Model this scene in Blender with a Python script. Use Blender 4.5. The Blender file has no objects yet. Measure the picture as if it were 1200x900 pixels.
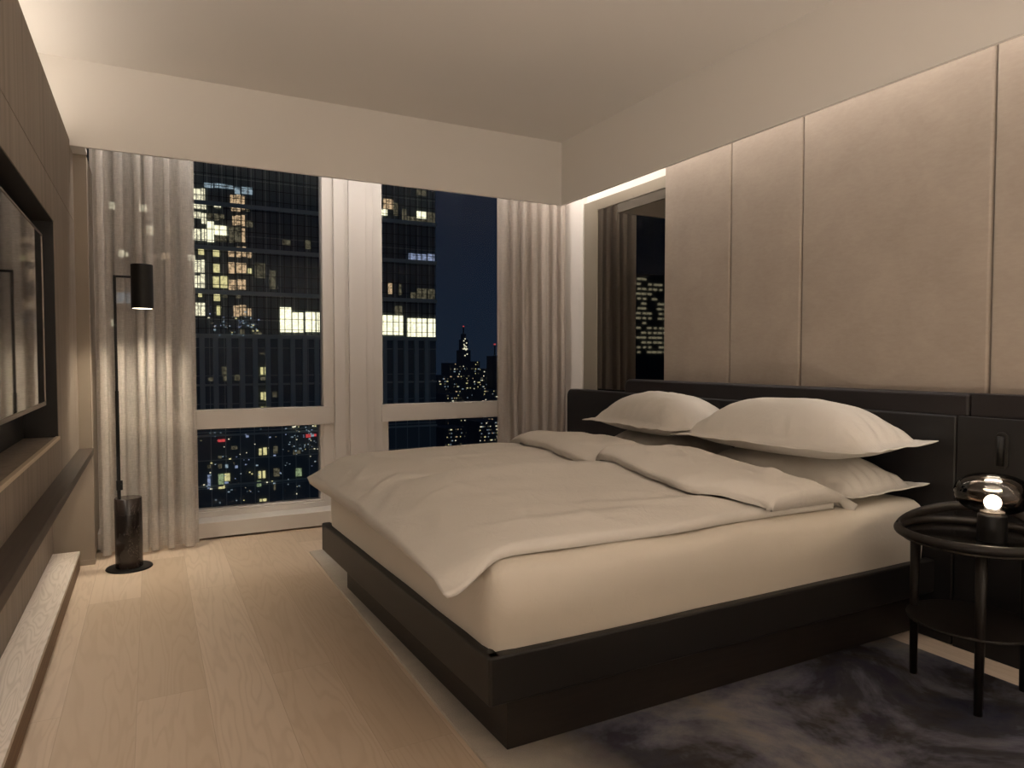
import bpy, bmesh, math, random
from mathutils import Vector, Matrix, noise
random.seed(7)
WINS = [('w',4.8,19.9,5.6,21.3),('w',5.7,19.9,6.1,21.4),('w',4.8,19.0,5.6,19.7),('w',5.7,19.0,6.2,19.8),('w',4.8,17.9,5.6,18.6),('w',5.7,17.3,6.2,18.5),('w',4.7,15.3,5.5,16.6),('w',5.7,15.3,6.2,16.7),('w',4.7,11.5,5.5,12.9),('w',5.6,11.5,6.0,13.0),('w',7.1,19.3,7.8,19.9),('h',6.3,15.2,7.0,17.6),('h',7.1,16.1,8.5,17.2),('c',6.0,21.6,7.0,22.1),('c',7.2,21.7,8.6,22.2),('c',8.7,21.7,9.3,22.1),('c',9.4,21.2,10.0,22.0),('c',10.2,21.3,11.4,22.1),('d',7.1,15.3,8.5,16.0),('d',8.7,15.3,9.3,17.2),('d',9.3,15.4,10.0,17.2),('d',7.1,17.8,7.7,18.6),('d',7.8,18.0,8.2,18.6),('d',10.7,19.2,11.1,19.6),('d',10.7,17.3,11.4,18.1),('d',6.3,17.9,6.9,18.6),('o',8.9,20.0,9.5,21.0),('o',9.6,20.0,10.1,21.1),('o',10.1,19.8,10.5,21.0),('o',9.0,19.1,9.5,19.6),('o',9.6,19.1,10.0,19.7),('o',10.1,19.3,10.5,19.7),('o',9.1,17.4,9.5,18.5),('o',9.5,17.5,10.0,18.6),('o',10.1,17.4,10.5,18.7),('o',10.1,15.4,10.5,17.1),('o',8.6,13.6,9.3,14.6),('o',9.5,13.6,10.0,14.8),('o',10.1,13.7,10.6,14.9),('o',10.8,13.6,11.2,14.3),('o',8.6,11.6,9.3,12.9),('o',9.5,11.7,10.0,12.9),('o',10.0,11.7,10.6,12.9),('y',5.3,13.6,5.9,14.7),('y',6.9,13.5,7.6,14.5),('y',6.9,11.6,7.6,12.6),('y',10.8,11.7,11.2,12.3),('w',4.8,9.7,5.4,11.1),('w',5.5,9.7,6.0,11.3),('w',4.9,6.4,5.4,7.9),('w',5.5,6.4,5.9,7.9),('y',6.8,9.8,7.5,11.1),('y',7.6,9.8,8.5,11.2),('y',6.9,8.2,7.6,9.2),('y',7.2,6.5,7.6,7.6),('y',5.2,8.6,5.6,9.4),('o',8.6,9.6,9.4,10.8),('o',9.6,9.7,10.5,10.9),('o',9.1,6.4,9.7,7.7),('o',9.8,6.5,10.5,7.8),('o',10.7,6.5,11.1,7.4),('d',14.9,15.5,15.9,16.1),('d',17.7,15.2,18.3,16.3),('d',11.6,11.2,12.8,13.0),('d',13.3,9.9,14.0,12.2),('d',7.9,8.6,8.4,9.0),('d',9.4,8.6,9.9,9.2),('h',14.5,4.6,15.9,7.7),('h',16.0,4.6,17.3,7.1),('h',17.6,4.7,18.8,7.2),('h',19.0,4.7,19.8,7.2),('o',27.9,21.3,29.2,22.6),('o',28.5,10.0,29.0,11.4),('h',27.4,20.4,27.8,21.1),('h',27.9,20.4,28.4,21.2),('h',32.6,20.5,33.9,21.4),('h',27.3,4.5,27.7,7.1),('h',27.8,4.5,29.2,7.1),('h',29.3,4.5,30.5,7.1),('h',31.2,4.3,32.5,6.8),('h',32.6,4.3,33.9,6.8),('h',34.1,4.3,35.2,6.8),('d',29.3,20.5,29.9,22.2),('d',30.5,19.5,31.1,21.5),('d',31.3,19.6,32.5,20.6),('d',32.6,19.6,33.9,20.4),('d',34.0,19.6,35.2,21.4),('d',32.6,23.6,33.9,24.3),('d',32.6,9.3,33.9,10.9),('d',34.1,9.4,35.1,10.9),('d',31.6,9.5,32.5,10.3),('d',30.0,9.9,30.3,11.3),('d',29.4,7.2,30.4,8.4),('b',31.4,14.5,32.5,15.6),('b',32.7,14.7,33.9,15.6),('b',34.1,14.5,35.1,15.7),('y',12.1,-0.7,12.4,0.2),('y',12.6,-0.7,12.9,0.2),('y',12.1,-3.8,12.4,-2.9),('y',12.5,-3.9,12.9,-2.9),('y',12.1,-4.9,12.4,-4.7),('y',12.6,-4.9,12.9,-4.7),('d',7.7,-0.7,8.4,0.3),('d',6.2,-1.4,7.0,-1.0),('d',7.8,-1.4,8.5,-0.8),('d',9.1,-1.4,9.9,-0.7),('d',12.1,1.8,12.5,2.0),('d',12.6,1.8,12.9,2.0),('d',13.5,-3.5,14.0,-2.9),('d',12.1,-1.4,12.7,-1.0),('d',9.8,4.1,10.3,4.9),('d',11.4,4.0,12.3,4.5),('y',11.8,-10.7,12.1,-9.9),('y',12.3,-10.7,12.7,-9.8),('y',11.7,-13.6,12.0,-12.7),('y',12.2,-13.6,12.5,-12.7),('y',7.8,-13.6,8.4,-12.7),('y',11.8,-16.5,12.1,-16.2),('y',12.2,-16.5,12.6,-16.2),('y',7.1,-14.5,7.8,-14.1),('g',11.5,-14.6,12.0,-13.9),('g',7.1,-14.1,7.7,-12.7),('g',16.2,-13.7,16.9,-12.7),('d',13.5,-10.6,14.0,-9.7),('d',13.5,-13.5,14.2,-12.5),('d',5.9,-11.9,6.3,-11.5),('d',7.1,-12.0,7.5,-11.5),('d',8.6,-9.8,9.3,-9.4),('d',7.1,-10.8,7.5,-10.5),('d',13.5,-15.2,13.7,-14.3),('d',15.9,-10.9,16.3,-10.4),('d',16.4,-10.8,16.8,-10.4),('b',5.9,-14.4,6.2,-12.7),('b',7.8,-13.9,8.2,-13.7),('b',9.0,-12.1,9.3,-11.8),('b',10.3,-8.4,10.6,-8.1),('r',17.5,-8.8,18.1,-8.4),('r',18.5,-8.7,18.8,-8.4),('r',7.1,-8.8,7.9,-8.5),('c',18.1,-8.7,18.5,-8.4),('c',7.9,-12.0,8.2,-11.6)]
scene = bpy.context.scene
COL = scene.collection
PI = math.pi

# ------------------------------------------------------------------ helpers
def srgb(r, g, b, k=1.0):
    def f(c):
        c = c / 255.0
        return (c / 12.92 if c <= 0.04045 else ((c + 0.055) / 1.055) ** 2.4) * k
    return (f(r), f(g), f(b), 1.0)

def worldloc(o):
    v = Vector((0, 0, 0))
    while o is not None:
        v += o.location
        o = o.parent
    return v

def link(name, bm, mat, parent=None, smooth=False, bevel=0.0, seg=2, autosmooth=None):
    """one mesh object; geometry given in world metres, stored relative to the parent"""
    me = bpy.data.meshes.new(name)
    if parent is not None:
        bmesh.ops.translate(bm, verts=bm.verts, vec=-worldloc(parent))
    bm.normal_update()
    if smooth:
        for f in bm.faces: f.smooth = True
    bm.to_mesh(me); bm.free()
    o = bpy.data.objects.new(name, me)
    COL.objects.link(o)
    if mat: me.materials.append(mat)
    if parent is not None: o.parent = parent
    if bevel > 0:
        m = o.modifiers.new('bevel', 'BEVEL'); m.width = bevel; m.segments = seg
        m.limit_method = 'ANGLE'; m.angle_limit = math.radians(40)
        for p in me.polygons: p.use_smooth = True
        w = o.modifiers.new('wn', 'WEIGHTED_NORMAL'); w.keep_sharp = True
    return o

def tag(o, label=None, cat=None, group=None, kind=None):
    if label: o['label'] = label
    if cat: o['category'] = cat
    if group: o['group'] = group
    if kind: o['kind'] = kind
    return o

def thing(name, label, cat, loc, group=None):
    o = bpy.data.objects.new(name, None); COL.objects.link(o)
    o.location = loc; o.empty_display_size = 0.1
    return tag(o, label, cat, group)

def struct(name, bm, mat, parent=None, **k):
    o = link(name, bm, mat, parent, **k)
    if parent is None: o['kind'] = 'structure'
    return o

def box(bm, x0, x1, y0, y1, z0, z1, f=None):
    vs = []
    for z in (z0, z1):
        for (x, y) in ((x0, y0), (x1, y0), (x1, y1), (x0, y1)):
            p = Vector((x, y, z))
            vs.append(bm.verts.new(f(p) if f else p))
    a = vs
    for q in ((3, 2, 1, 0), (4, 5, 6, 7), (0, 1, 5, 4), (1, 2, 6, 5), (2, 3, 7, 6), (3, 0, 4, 7)):
        bm.faces.new([a[i] for i in q])
    return bm

def B(*a, **k): return box(bmesh.new(), *a, **k)

def tube(bm, pts, r, n=16, closed=False, cap=True, squash=None):
    pts = [Vector(p) for p in pts]; N = len(pts)
    rs = r if isinstance(r, (list, tuple)) else [r] * N
    rings = []
    up = Vector((0, 0, 1)); prev = None
    for i, p in enumerate(pts):
        if closed: t = pts[(i + 1) % N] - pts[i - 1]
        else: t = pts[min(i + 1, N - 1)] - pts[max(i - 1, 0)]
        t.normalize()
        if prev is None:
            a = up if abs(t.dot(up)) < 0.9 else Vector((1, 0, 0))
            u = (a - t * a.dot(t)).normalized()
        else:
            u = (prev - t * prev.dot(t)).normalized()
        prev = u; w = t.cross(u)
        su, sw = squash if squash else (1, 1)
        rings.append([bm.verts.new(p + u * math.cos(2 * PI * k / n) * rs[i] * su + w * math.sin(2 * PI * k / n) * rs[i] * sw) for k in range(n)])
    M = N if closed else N - 1
    for i in range(M):
        A, C = rings[i], rings[(i + 1) % N]
        for k in range(n):
            bm.faces.new((A[k], A[(k + 1) % n], C[(k + 1) % n], C[k]))
    if cap and not closed:
        bm.faces.new(list(reversed(rings[0]))); bm.faces.new(rings[-1])
    return bm

def lathe(bm, prof, cx, cy, n=48, closed=False):
    """prof: list of (radius, z); radius 0 ends become poles"""
    rings = []
    for r, z in prof:
        if r < 1e-6: rings.append([bm.verts.new((cx, cy, z))])
        else: rings.append([bm.verts.new((cx + r * math.cos(2 * PI * k / n), cy + r * math.sin(2 * PI * k / n), z)) for k in range(n)])
    M = len(rings)
    for i in range(M if closed else M - 1):
        A, C = rings[i], rings[(i + 1) % M]
        for k in range(n):
            k2 = (k + 1) % n
            if len(A) == 1 and len(C) == 1: continue
            if len(A) == 1: bm.faces.new((A[0], C[k2], C[k]))
            elif len(C) == 1: bm.faces.new((A[k], A[k2], C[0]))
            else: bm.faces.new((A[k], A[k2], C[k2], C[k]))
    bmesh.ops.recalc_face_normals(bm, faces=bm.faces)
    return bm

def sheet(bm, F, nu, nv):
    g = [[bm.verts.new(F(i / nu, j / nv)) for j in range(nv + 1)] for i in range(nu + 1)]
    for i in range(nu):
        for j in range(nv):
            bm.faces.new((g[i][j], g[i + 1][j], g[i + 1][j + 1], g[i][j + 1]))
    return g

def closed_sheet(bm, Ft, Fb, nu, nv):
    """top and bottom height surfaces joined along the rim"""
    T = [[bm.verts.new(Ft(i / nu, j / nv)) for j in range(nv + 1)] for i in range(nu + 1)]
    Bt = [[bm.verts.new(Fb(i / nu, j / nv)) for j in range(nv + 1)] for i in range(nu + 1)]
    for i in range(nu):
        for j in range(nv):
            bm.faces.new((T[i][j], T[i + 1][j], T[i + 1][j + 1], T[i][j + 1]))
            bm.faces.new((Bt[i][j + 1], Bt[i + 1][j + 1], Bt[i + 1][j], Bt[i][j]))
    rim = [(i, 0) for i in range(nu)] + [(nu, j) for j in range(nv)] + [(i, nv) for i in range(nu, 0, -1)] + [(0, j) for j in range(nv, 0, -1)]
    for k in range(len(rim)):
        a, b = rim[k], rim[(k + 1) % len(rim)]
        bm.faces.new((T[a[0]][a[1]], Bt[a[0]][a[1]], Bt[b[0]][b[1]], T[b[0]][b[1]]))
    bmesh.ops.recalc_face_normals(bm, faces=bm.faces)

def sstep(a, b, x):
    t = max(0.0, min(1.0, (x - a) / (b - a)))
    return t * t * (3 - 2 * t)

def nz(x, y, z=0.0, s=1.0): return noise.noise(Vector((x * s, y * s, z)))

# ------------------------------------------------------------------ materials
def mat(name, color=(0.5, 0.5, 0.5, 1), rough=0.5, metal=0.0, spec=0.5, **k):
    m = bpy.data.materials.new(name); m.use_nodes = True
    b = m.node_tree.nodes['Principled BSDF']
    b.inputs['Base Color'].default_value = color
    b.inputs['Roughness'].default_value = rough
    b.inputs['Metallic'].default_value = metal
    b.inputs['Specular IOR Level'].default_value = spec
    for a, v in k.items(): b.inputs[a.replace('_', ' ')].default_value = v
    return m

class NT:
    def __init__(s, m): s.nt = m.node_tree; s.b = s.nt.nodes.get('Principled BSDF')
    def n(s, t, **k):
        x = s.nt.nodes.new(t)
        for a, v in k.items():
            if a.startswith('i_'): x.inputs[int(a[2:])].default_value = v
            else: setattr(x, a, v)
        return x
    def l(s, a, b): s.nt.links.new(a, b)
    def coords(s, kind='Object', scale=(1, 1, 1), rot=(0, 0, 0), loc=(0, 0, 0)):
        tc = s.n('ShaderNodeTexCoord'); mp = s.n('ShaderNodeMapping')
        mp.inputs['Scale'].default_value = scale; mp.inputs['Rotation'].default_value = rot; mp.inputs['Location'].default_value = loc
        s.l(tc.outputs[kind], mp.inputs['Vector']); return mp.outputs['Vector']
    def noise(s, vec, scale, detail=4, rough=0.5, dist=0.0):
        x = s.n('ShaderNodeTexNoise'); x.inputs['Scale'].default_value = scale; x.inputs['Detail'].default_value = detail
        x.inputs['Roughness'].default_value = rough; x.inputs['Distortion'].default_value = dist
        if vec is not None: s.l(vec, x.inputs['Vector'])
        return x.outputs['Fac']
    def ramp(s, fac, stops):
        x = s.n('ShaderNodeValToRGB'); e = x.color_ramp.elements
        while len(e) > 1: e.remove(e[-1])
        e[0].position = stops[0][0]; e[0].color = stops[0][1]
        for p, c in stops[1:]:
            q = e.new(p); q.color = c
        s.l(fac, x.inputs['Fac']); return x.outputs['Color']
    def math(s, op, a, b=None):
        x = s.n('ShaderNodeMath', operation=op)
        for i, v in enumerate((a, b)):
            if v is None: continue
            if isinstance(v, (int, float)): x.inputs[i].default_value = v
            else: s.l(v, x.inputs[i])
        return x.outputs[0]
    def mix(s, fac, a, b, mode='MIX'):
        x = s.n('ShaderNodeMix', data_type='RGBA', blend_type=mode)
        for i, v in ((0, fac), (6, a), (7, b)):
            if isinstance(v, (int, float, tuple)): x.inputs[i].default_value = v
            else: s.l(v, x.inputs[i])
        return x.outputs[2]
    def bump(s, h, strength=0.2, dist=0.01):
        x = s.n('ShaderNodeBump'); x.inputs['Strength'].default_value = strength; x.inputs['Distance'].default_value = dist
        s.l(h, x.inputs['Height']); s.l(x.outputs['Normal'], s.b.inputs['Normal'])
    def color(s, c): s.l(c, s.b.inputs['Base Color'])

M = {}
def fabric(name, c, rough=0.9, scale=350, bump=0.12, var=0.08):
    m = mat(name, c, rough, spec=0.25); t = NT(m)
    v = t.coords()
    big = t.noise(v, 3.0, 5)
    lo = tuple(x * (1 - var) for x in c[:3]) + (1,); hi = tuple(min(1, x * (1 + var)) for x in c[:3]) + (1,)
    t.color(t.ramp(big, [(0.3, lo), (0.7, hi)]))
    t.bump(t.noise(v, scale, 2), bump, 0.002)
    return m

M['paint'] = mat('ceiling_paint', (0.80, 0.77, 0.73, 1), 0.9, spec=0.2)
t = NT(M['paint']); t.bump(t.noise(t.coords(), 180, 3), 0.03, 0.001)
M['white'] = mat('window_white', (0.66, 0.62, 0.58, 1), 0.45, spec=0.35)
t = NT(M['white']); t.bump(t.noise(t.coords(), 60, 2), 0.02, 0.001)
M['white2'] = mat('jamb_white', (0.74, 0.70, 0.66, 1), 0.6, spec=0.3)
M['linen'] = fabric('bed_linen', (0.64, 0.605, 0.555, 1), 0.85, 420, 0.05, 0.02)
M['sheet'] = fabric('fitted_sheet', (0.64, 0.585, 0.505, 1), 0.85, 420, 0.05, 0.03)

for k in ('linen', 'sheet'):
    t = NT(M[k]); nt_ = t.nt
    bnode = [n for n in nt_.nodes if n.type == 'BUMP'][0]
    v = t.coords('Object', (1.0, 1.0, 1.0)); w1 = t.noise(v, 7.0, 5, 0.6, 1.4)
    rid = t.math('ABSOLUTE', t.math('SUBTRACT', w1, 0.5))
    rid = t.math('POWER', t.math('SUBTRACT', 1.0, t.math('MULTIPLY', rid, 2.6)), 5.0)
    w2 = t.noise(t.coords('Object', (1.0, 2.2, 1.0), (0, 0, 0.5)), 5.0, 4, 0.55, 0.6)
    b2 = t.n('ShaderNodeBump'); b2.inputs['Strength'].default_value = 0.20 if k == 'linen' else 0.12; b2.inputs['Distance'].default_value = 0.02
    t.l(t.math('ADD', t.math('MULTIPLY', rid, 0.22), w2), b2.inputs['Height']); t.l(b2.outputs['Normal'], bnode.inputs['Normal'])

# wall panel suede
m = M['suede'] = mat('suede_panel', (0.42, 0.35, 0.29, 1), 0.9, spec=0.15, Sheen_Weight=0.15)
t = NT(m); v = t.coords('Object', (1, 1, 1)); v2 = t.coords('Object', (1, 1.0, 3.0))
n1 = t.noise(v, 4.0, 8, 0.62, 0.4); n2 = t.noise(v2, 30, 5, 0.6)
c = t.ramp(n1, [(0.3, (0.33, 0.278, 0.235, 1)), (0.7, (0.395, 0.338, 0.286, 1))])
t.color(t.mix(0.25, c, t.ramp(n2, [(0.3, (0.30, 0.252, 0.212, 1)), (0.7, (0.43, 0.37, 0.31, 1))])))
t.bump(t.noise(v, 260, 3), 0.08, 0.002)

# leather
def leather(name, c, rough=0.42):
    m = mat(name, c, rough, spec=0.4); t = NT(m); v = t.coords()
    t.bump(t.noise(v, 160, 4, 0.6), 0.1, 0.002)
    return m
M['leather'] = leather('navy_leather', srgb(24, 23, 25), 0.5)
M['rail'] = leather('rail_leather', srgb(27, 25, 24), 0.45)
M['bolster'] = leather('bolster_leather', srgb(30, 26, 28), 0.5)
m = M['plinth'] = mat('plinth_wood', srgb(34, 28, 24), 0.5); t = NT(m)
v = t.coords('Object', (1, 1, 14)); t.color(t.ramp(t.noise(v, 5, 4), [(0.3, srgb(27, 22, 18)), (0.7, srgb(37, 30, 25))]))

# wood floor: planks along Y
m = M['floor'] = mat('oak_floor', (0.4, 0.3, 0.2, 1), 0.5, spec=0.3); t = NT(m)
tc = t.coords('Object', (1, 1, 1), (0, 0, PI / 2), (0.11, 0.06, 0))
br = t.n('ShaderNodeTexBrick'); t.l(tc, br.inputs['Vector'])
br.inputs['Scale'].default_value = 1.0; br.inputs['Brick Width'].default_value = 1.9; br.inputs['Row Height'].default_value = 0.225
br.inputs['Mortar Size'].default_value = 0.0012; br.inputs['Mortar Smooth'].default_value = 0.3; br.inputs['Bias'].default_value = 0.0
br.offset = 0.37; br.offset_frequency = 2
br.inputs['Color1'].default_value = (0, 0, 0, 1); br.inputs['Color2'].default_value = (1, 1, 1, 1); br.inputs['Mortar'].default_value = (0.5, 0.5, 0.5, 1)
tone = br.outputs['Color']
# per-plank offset for the grain
vv = t.coords('Object', (5.2, 0.55, 1.0))
addv = t.n('ShaderNodeVectorMath', operation='MULTIPLY_ADD'); t.l(tone, addv.inputs[0]); addv.inputs[1].default_value = (37, 19, 5); t.l(vv, addv.inputs[2])
g = t.noise(addv.outputs[0], 1.15, 3, 0.5, 0.35)
rings = t.math('SINE', t.math('MULTIPLY', g, 95.0))
rings = t.math('POWER', t.math('MULTIPLY_ADD', rings, 0.5), 1.0) if False else t.math('ADD', t.math('MULTIPLY', rings, 0.5), 0.5)
fine = t.noise(t.coords('Object', (120, 3.0, 1)), 1.0, 4, 0.6)
base = t.ramp(tone, [(0.0, (0.51, 0.40, 0.295, 1)), (0.5, (0.57, 0.455, 0.345, 1)), (1.0, (0.62, 0.505, 0.395, 1))])
c = t.mix(t.math('MULTIPLY', t.math('POWER', rings, 3.0), 0.29), base, (0.40, 0.295, 0.205, 1))
c = t.mix(t.math('MULTIPLY', fine, 0.22), c, (0.45, 0.34, 0.245, 1))
c = t.mix(t.math('MULTIPLY', br.outputs['Fac'], 0.30), c, (0.16, 0.11, 0.07, 1))
t.color(c)
t.bump(t.math('SUBTRACT', t.math('MULTIPLY', fine, 0.3), br.outputs['Fac']), 0.15, 0.002)

# pale oak bench with strong cathedral grain
m = M['bench'] = mat('pale_oak', (0.4, 0.35, 0.3, 1), 0.55, spec=0.3); t = NT(m)
vv = t.coords('Object', (13.0, 1.5, 4.0)); g = t.noise(vv, 1.0, 2, 0.45, 0.5)
rings = t.math('ADD', t.math('MULTIPLY', t.math('SINE', t.math('MULTIPLY', g, 120.0)), 0.5), 0.5)
fine = t.noise(t.coords('Object', (160, 4, 40)), 1.0, 3, 0.6)
c = t.mix(t.math('MULTIPLY', t.math('POWER', rings, 2.0), 0.5), (0.72, 0.645, 0.57, 1), (0.47, 0.40, 0.335, 1))
c = t.mix(t.math('MULTIPLY', fine, 0.3), c, (0.44, 0.375, 0.31, 1)); t.color(c)
t.bump(fine, 0.12, 0.002)
M['bench_side'] = mat('oak_riser', srgb(118, 92, 68), 0.6)
t = NT(M['bench_side']); f2 = t.noise(t.coords('Object', (8, 3, 120)), 1.0, 4); t.color(t.ramp(f2, [(0.3, srgb(104, 80, 58)), (0.7, srgb(130, 103, 78))]))

# media wall veneer with vertical streaks
m = M['veneer'] = mat('taupe_veneer', (0.3, 0.25, 0.2, 1), 0.55, spec=0.3); t = NT(m)
v = t.coords('Object', (16, 16, 0.55)); n1 = t.noise(v, 1.6, 6, 0.6, 0.2)
v3 = t.coords('Object', (90, 90, 0.8)); n3 = t.noise(v3, 1.0, 3)
c = t.ramp(n1, [(0.28, (0.20, 0.162, 0.13, 1)), (0.52, (0.275, 0.228, 0.187, 1)), (0.75, (0.32, 0.27, 0.222, 1))])
t.color(t.mix(t.math('MULTIPLY', n3, 0.35), c, (0.21, 0.17, 0.135, 1)))
M['wall'] = fabric('wall_covering', (0.31, 0.26, 0.21, 1), 0.85, 220, 0.06, 0.05)
M['ledge'] = mat('dark_ledge', srgb(66, 56, 48), 0.5); t = NT(M['ledge'])
f2 = t.noise(t.coords('Object', (60, 2, 60)), 1.0, 4); t.color(t.ramp(f2, [(0.3, srgb(56, 47, 40)), (0.7, srgb(72, 61, 53))]))
M['niche'] = mat('black_lining', srgb(22, 19, 17), 0.6); t = NT(M['niche']); t.bump(t.noise(t.coords(), 200, 2), 0.05, 0.001)
M['bead'] = mat('edge_bead', srgb(206, 188, 164), 0.4)
M['screen'] = mat('screen_glass', (0.26, 0.245, 0.235, 1), 0.03, 1.0)
t = NT(M['screen']); t.bump(t.noise(t.coords(), 1.2, 1), 0.01, 0.002)
M['tvframe'] = mat('brushed_metal', srgb(150, 140, 130), 0.4, 0.8)

# rug: abstract blotches
m = M['rug'] = mat('rug_pile', (0.2, 0.2, 0.2, 1), 0.95, spec=0.05); t = NT(m)
v = t.coords('Object'); n1 = t.noise(t.coords('Object', (1, 1, 1), (0, 0, 0.5), (1.3, 0.4, 0)), 1.7, 6, 0.66, 0.5); n2 = t.noise(t.coords('Object', (1.0, 1.6, 1), (0, 0, 0.6), (3, 7, 0)), 2.3, 6, 0.6, 0.8)
c1 = t.ramp(n1, [(0.37, (0.022, 0.024, 0.038, 1)), (0.46, (0.055, 0.049, 0.048, 1)), (0.53, (0.17, 0.17, 0.205, 1)), (0.62, (0.32, 0.30, 0.295, 1)), (0.72, (0.42, 0.36, 0.25, 1))])
c2 = t.ramp(n2, [(0.40, (0.040, 0.036, 0.100, 1)), (0.5, (0.080, 0.083, 0.115, 1)), (0.60, (0.055, 0.040, 0.030, 1))])
c = t.mix(0.30, c1, c2)
# pale border where the pattern fades out, towards the bed's foot edge
sp = t.n('ShaderNodeSeparateXYZ'); t.l(t.coords('Object'), sp.inputs[0])
edge = t.n('ShaderNodeMapRange'); edge.inputs[1].default_value = 0.84; edge.inputs[2].default_value = 1.22; edge.inputs[3].default_value = 1.0; edge.inputs[4].default_value = 0.0
t.l(t.math('ADD', sp.outputs[0], t.math('MULTIPLY', t.math('SUBTRACT', n1, 0.5), 0.5)), edge.inputs[0])
c = t.mix(edge.outputs[0], c, t.ramp(n2, [(0.3, (0.55, 0.49, 0.41, 1)), (0.7, (0.68, 0.60, 0.50, 1))]))
pile = t.noise(v, 260, 3, 0.75)
c = t.mix(t.math('MULTIPLY', pile, 0.35), c, (0.03, 0.03, 0.03, 1)); t.color(c)
t.bump(pile, 0.7, 0.006)

# sheer curtain
def sheer(name, c, transp):
    m = bpy.data.materials.new(name); m.use_nodes = True; t = NT(m); nt = m.node_tree
    out = nt.nodes['Material Output']; nt.nodes.remove(t.b)
    v = t.coords('Object', (1, 1, 1))
    wv = t.noise(t.coords('Object', (300, 300, 25)), 1.0, 3, 0.7); wh = t.noise(t.coords('Object', (25, 25, 300)), 1.0, 3, 0.7)
    w = t.math('ADD', t.math('MULTIPLY', wv, 0.5), t.math('MULTIPLY', wh, 0.5))
    col = t.ramp(w, [(0.35, tuple(x * 0.9 for x in c[:3]) + (1,)), (0.65, tuple(min(1, x * 1.08) for x in c[:3]) + (1,))])
    d = t.n('ShaderNodeBsdfDiffuse'); tr = t.n('ShaderNodeBsdfTranslucent'); tp = t.n('ShaderNodeBsdfTransparent')
    t.l(col, d.inputs['Color']); t.l(col, tr.inputs['Color'])
    m1 = t.n('ShaderNodeMixShader'); m1.inputs[0].default_value = 0.42; t.l(d.outputs[0], m1.inputs[1]); t.l(tr.outputs[0], m1.inputs[2])
    m2 = t.n('ShaderNodeMixShader'); t.l(t.math('MULTIPLY', t.ramp(w, [(0.3, (1.35, 1.35, 1.35, 1)), (0.7, (0.6, 0.6, 0.6, 1))]), transp), m2.inputs[0])
    t.l(m1.outputs[0], m2.inputs[1]); t.l(tp.outputs[0], m2.inputs[2]); t.l(m2.outputs[0], out.inputs['Surface'])
    return m
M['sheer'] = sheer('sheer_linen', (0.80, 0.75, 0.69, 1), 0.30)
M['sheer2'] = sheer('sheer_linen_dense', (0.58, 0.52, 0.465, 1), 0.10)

def pane_mat(name, tint, refl):
    m = bpy.data.materials.new(name); m.use_nodes = True; t = NT(m); nt = m.node_tree
    out = nt.nodes['Material Output']; nt.nodes.remove(t.b)
    tp = t.n('ShaderNodeBsdfTransparent'); tp.inputs[0].default_value = tint
    gl = t.n('ShaderNodeBsdfGlossy'); gl.inputs['Roughness'].default_value = 0.01
    fr = t.n('ShaderNodeFresnel'); fr.inputs['IOR'].default_value = refl
    mx = t.n('ShaderNodeMixShader'); t.l(fr.outputs[0], mx.inputs[0]); t.l(tp.outputs[0], mx.inputs[1]); t.l(gl.outputs[0], mx.inputs[2])
    t.l(mx.outputs[0], out.inputs['Surface']); return m
M['glass'] = pane_mat('window_glass', (0.93, 0.95, 0.97, 1), 1.17)
M['mirror'] = mat('smoked_mirror', srgb(112, 108, 102), 0.02, 1.0)
t = NT(M['mirror']); t.bump(t.noise(t.coords(), 0.8, 1), 0.01, 0.001)
M['mframe'] = mat('grey_frame', srgb(150, 142, 128), 0.45, 0.35)
t = NT(M['mframe']); t.bump(t.noise(t.coords('Object', (200, 200, 4)), 1.0, 2), 0.05, 0.001)

M['black'] = mat('black_metal', srgb(15, 14, 13), 0.5, 0.0, 0.35); t = NT(M['black']); t.bump(t.noise(t.coords(), 300, 2), 0.05, 0.001)
M['blackwood'] = mat('ebonised_wood', srgb(26, 22, 20), 0.45, spec=0.3); t = NT(M['blackwood'])
f2 = t.noise(t.coords('Object', (50, 50, 4)), 1.0, 4); t.color(t.ramp(f2, [(0.3, srgb(21, 18, 16)), (0.7, srgb(31, 26, 23))]))
M['blackglass'] = mat('black_glass_top', srgb(10, 9, 9), 0.12, spec=0.6); t = NT(M['blackglass']); t.bump(t.noise(t.coords(), 3, 1), 0.01, 0.001)
m = M['marble'] = mat('black_marble', srgb(38, 32, 30), 0.22, spec=0.5); t = NT(m); v = t.coords()
n1 = t.noise(v, 3.2, 5, 0.6, 1.2); vein = t.math('ABSOLUTE', t.math('SUBTRACT', n1, 0.5))
big = t.noise(v, 5, 3); c = t.ramp(big, [(0.3, srgb(28, 24, 23)), (0.7, srgb(56, 47, 43))])
t.color(t.mix(t.math('MULTIPLY', t.math('LESS_THAN', vein, 0.0022), 0.22), c, srgb(150, 138, 128)))
m = M['smoke'] = pane_mat('smoked_glass', (0.84, 0.80, 0.76, 1), 1.5)
def emit(name, c, s, noise_amt=0.0):
    m = bpy.data.materials.new(name); m.use_nodes = True; t = NT(m)
    b = t.b; b.inputs['Base Color'].default_value = (0.02, 0.02, 0.02, 1); b.inputs['Emission Color'].default_value = c
    b.inputs['Emission Strength'].default_value = s * 1.3; b.inputs['Roughness'].default_value = 0.6
    if noise_amt:
        v = t.coords('Object', (1.0, 1, 1.0)); n = t.noise(v, 2.6, 3, 0.8)
        t.l(t.ramp(n, [(0.42, tuple(x * (1 - noise_amt) for x in c[:3]) + (1,)), (0.55, c)]), b.inputs['Emission Color'])
    return m

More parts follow.
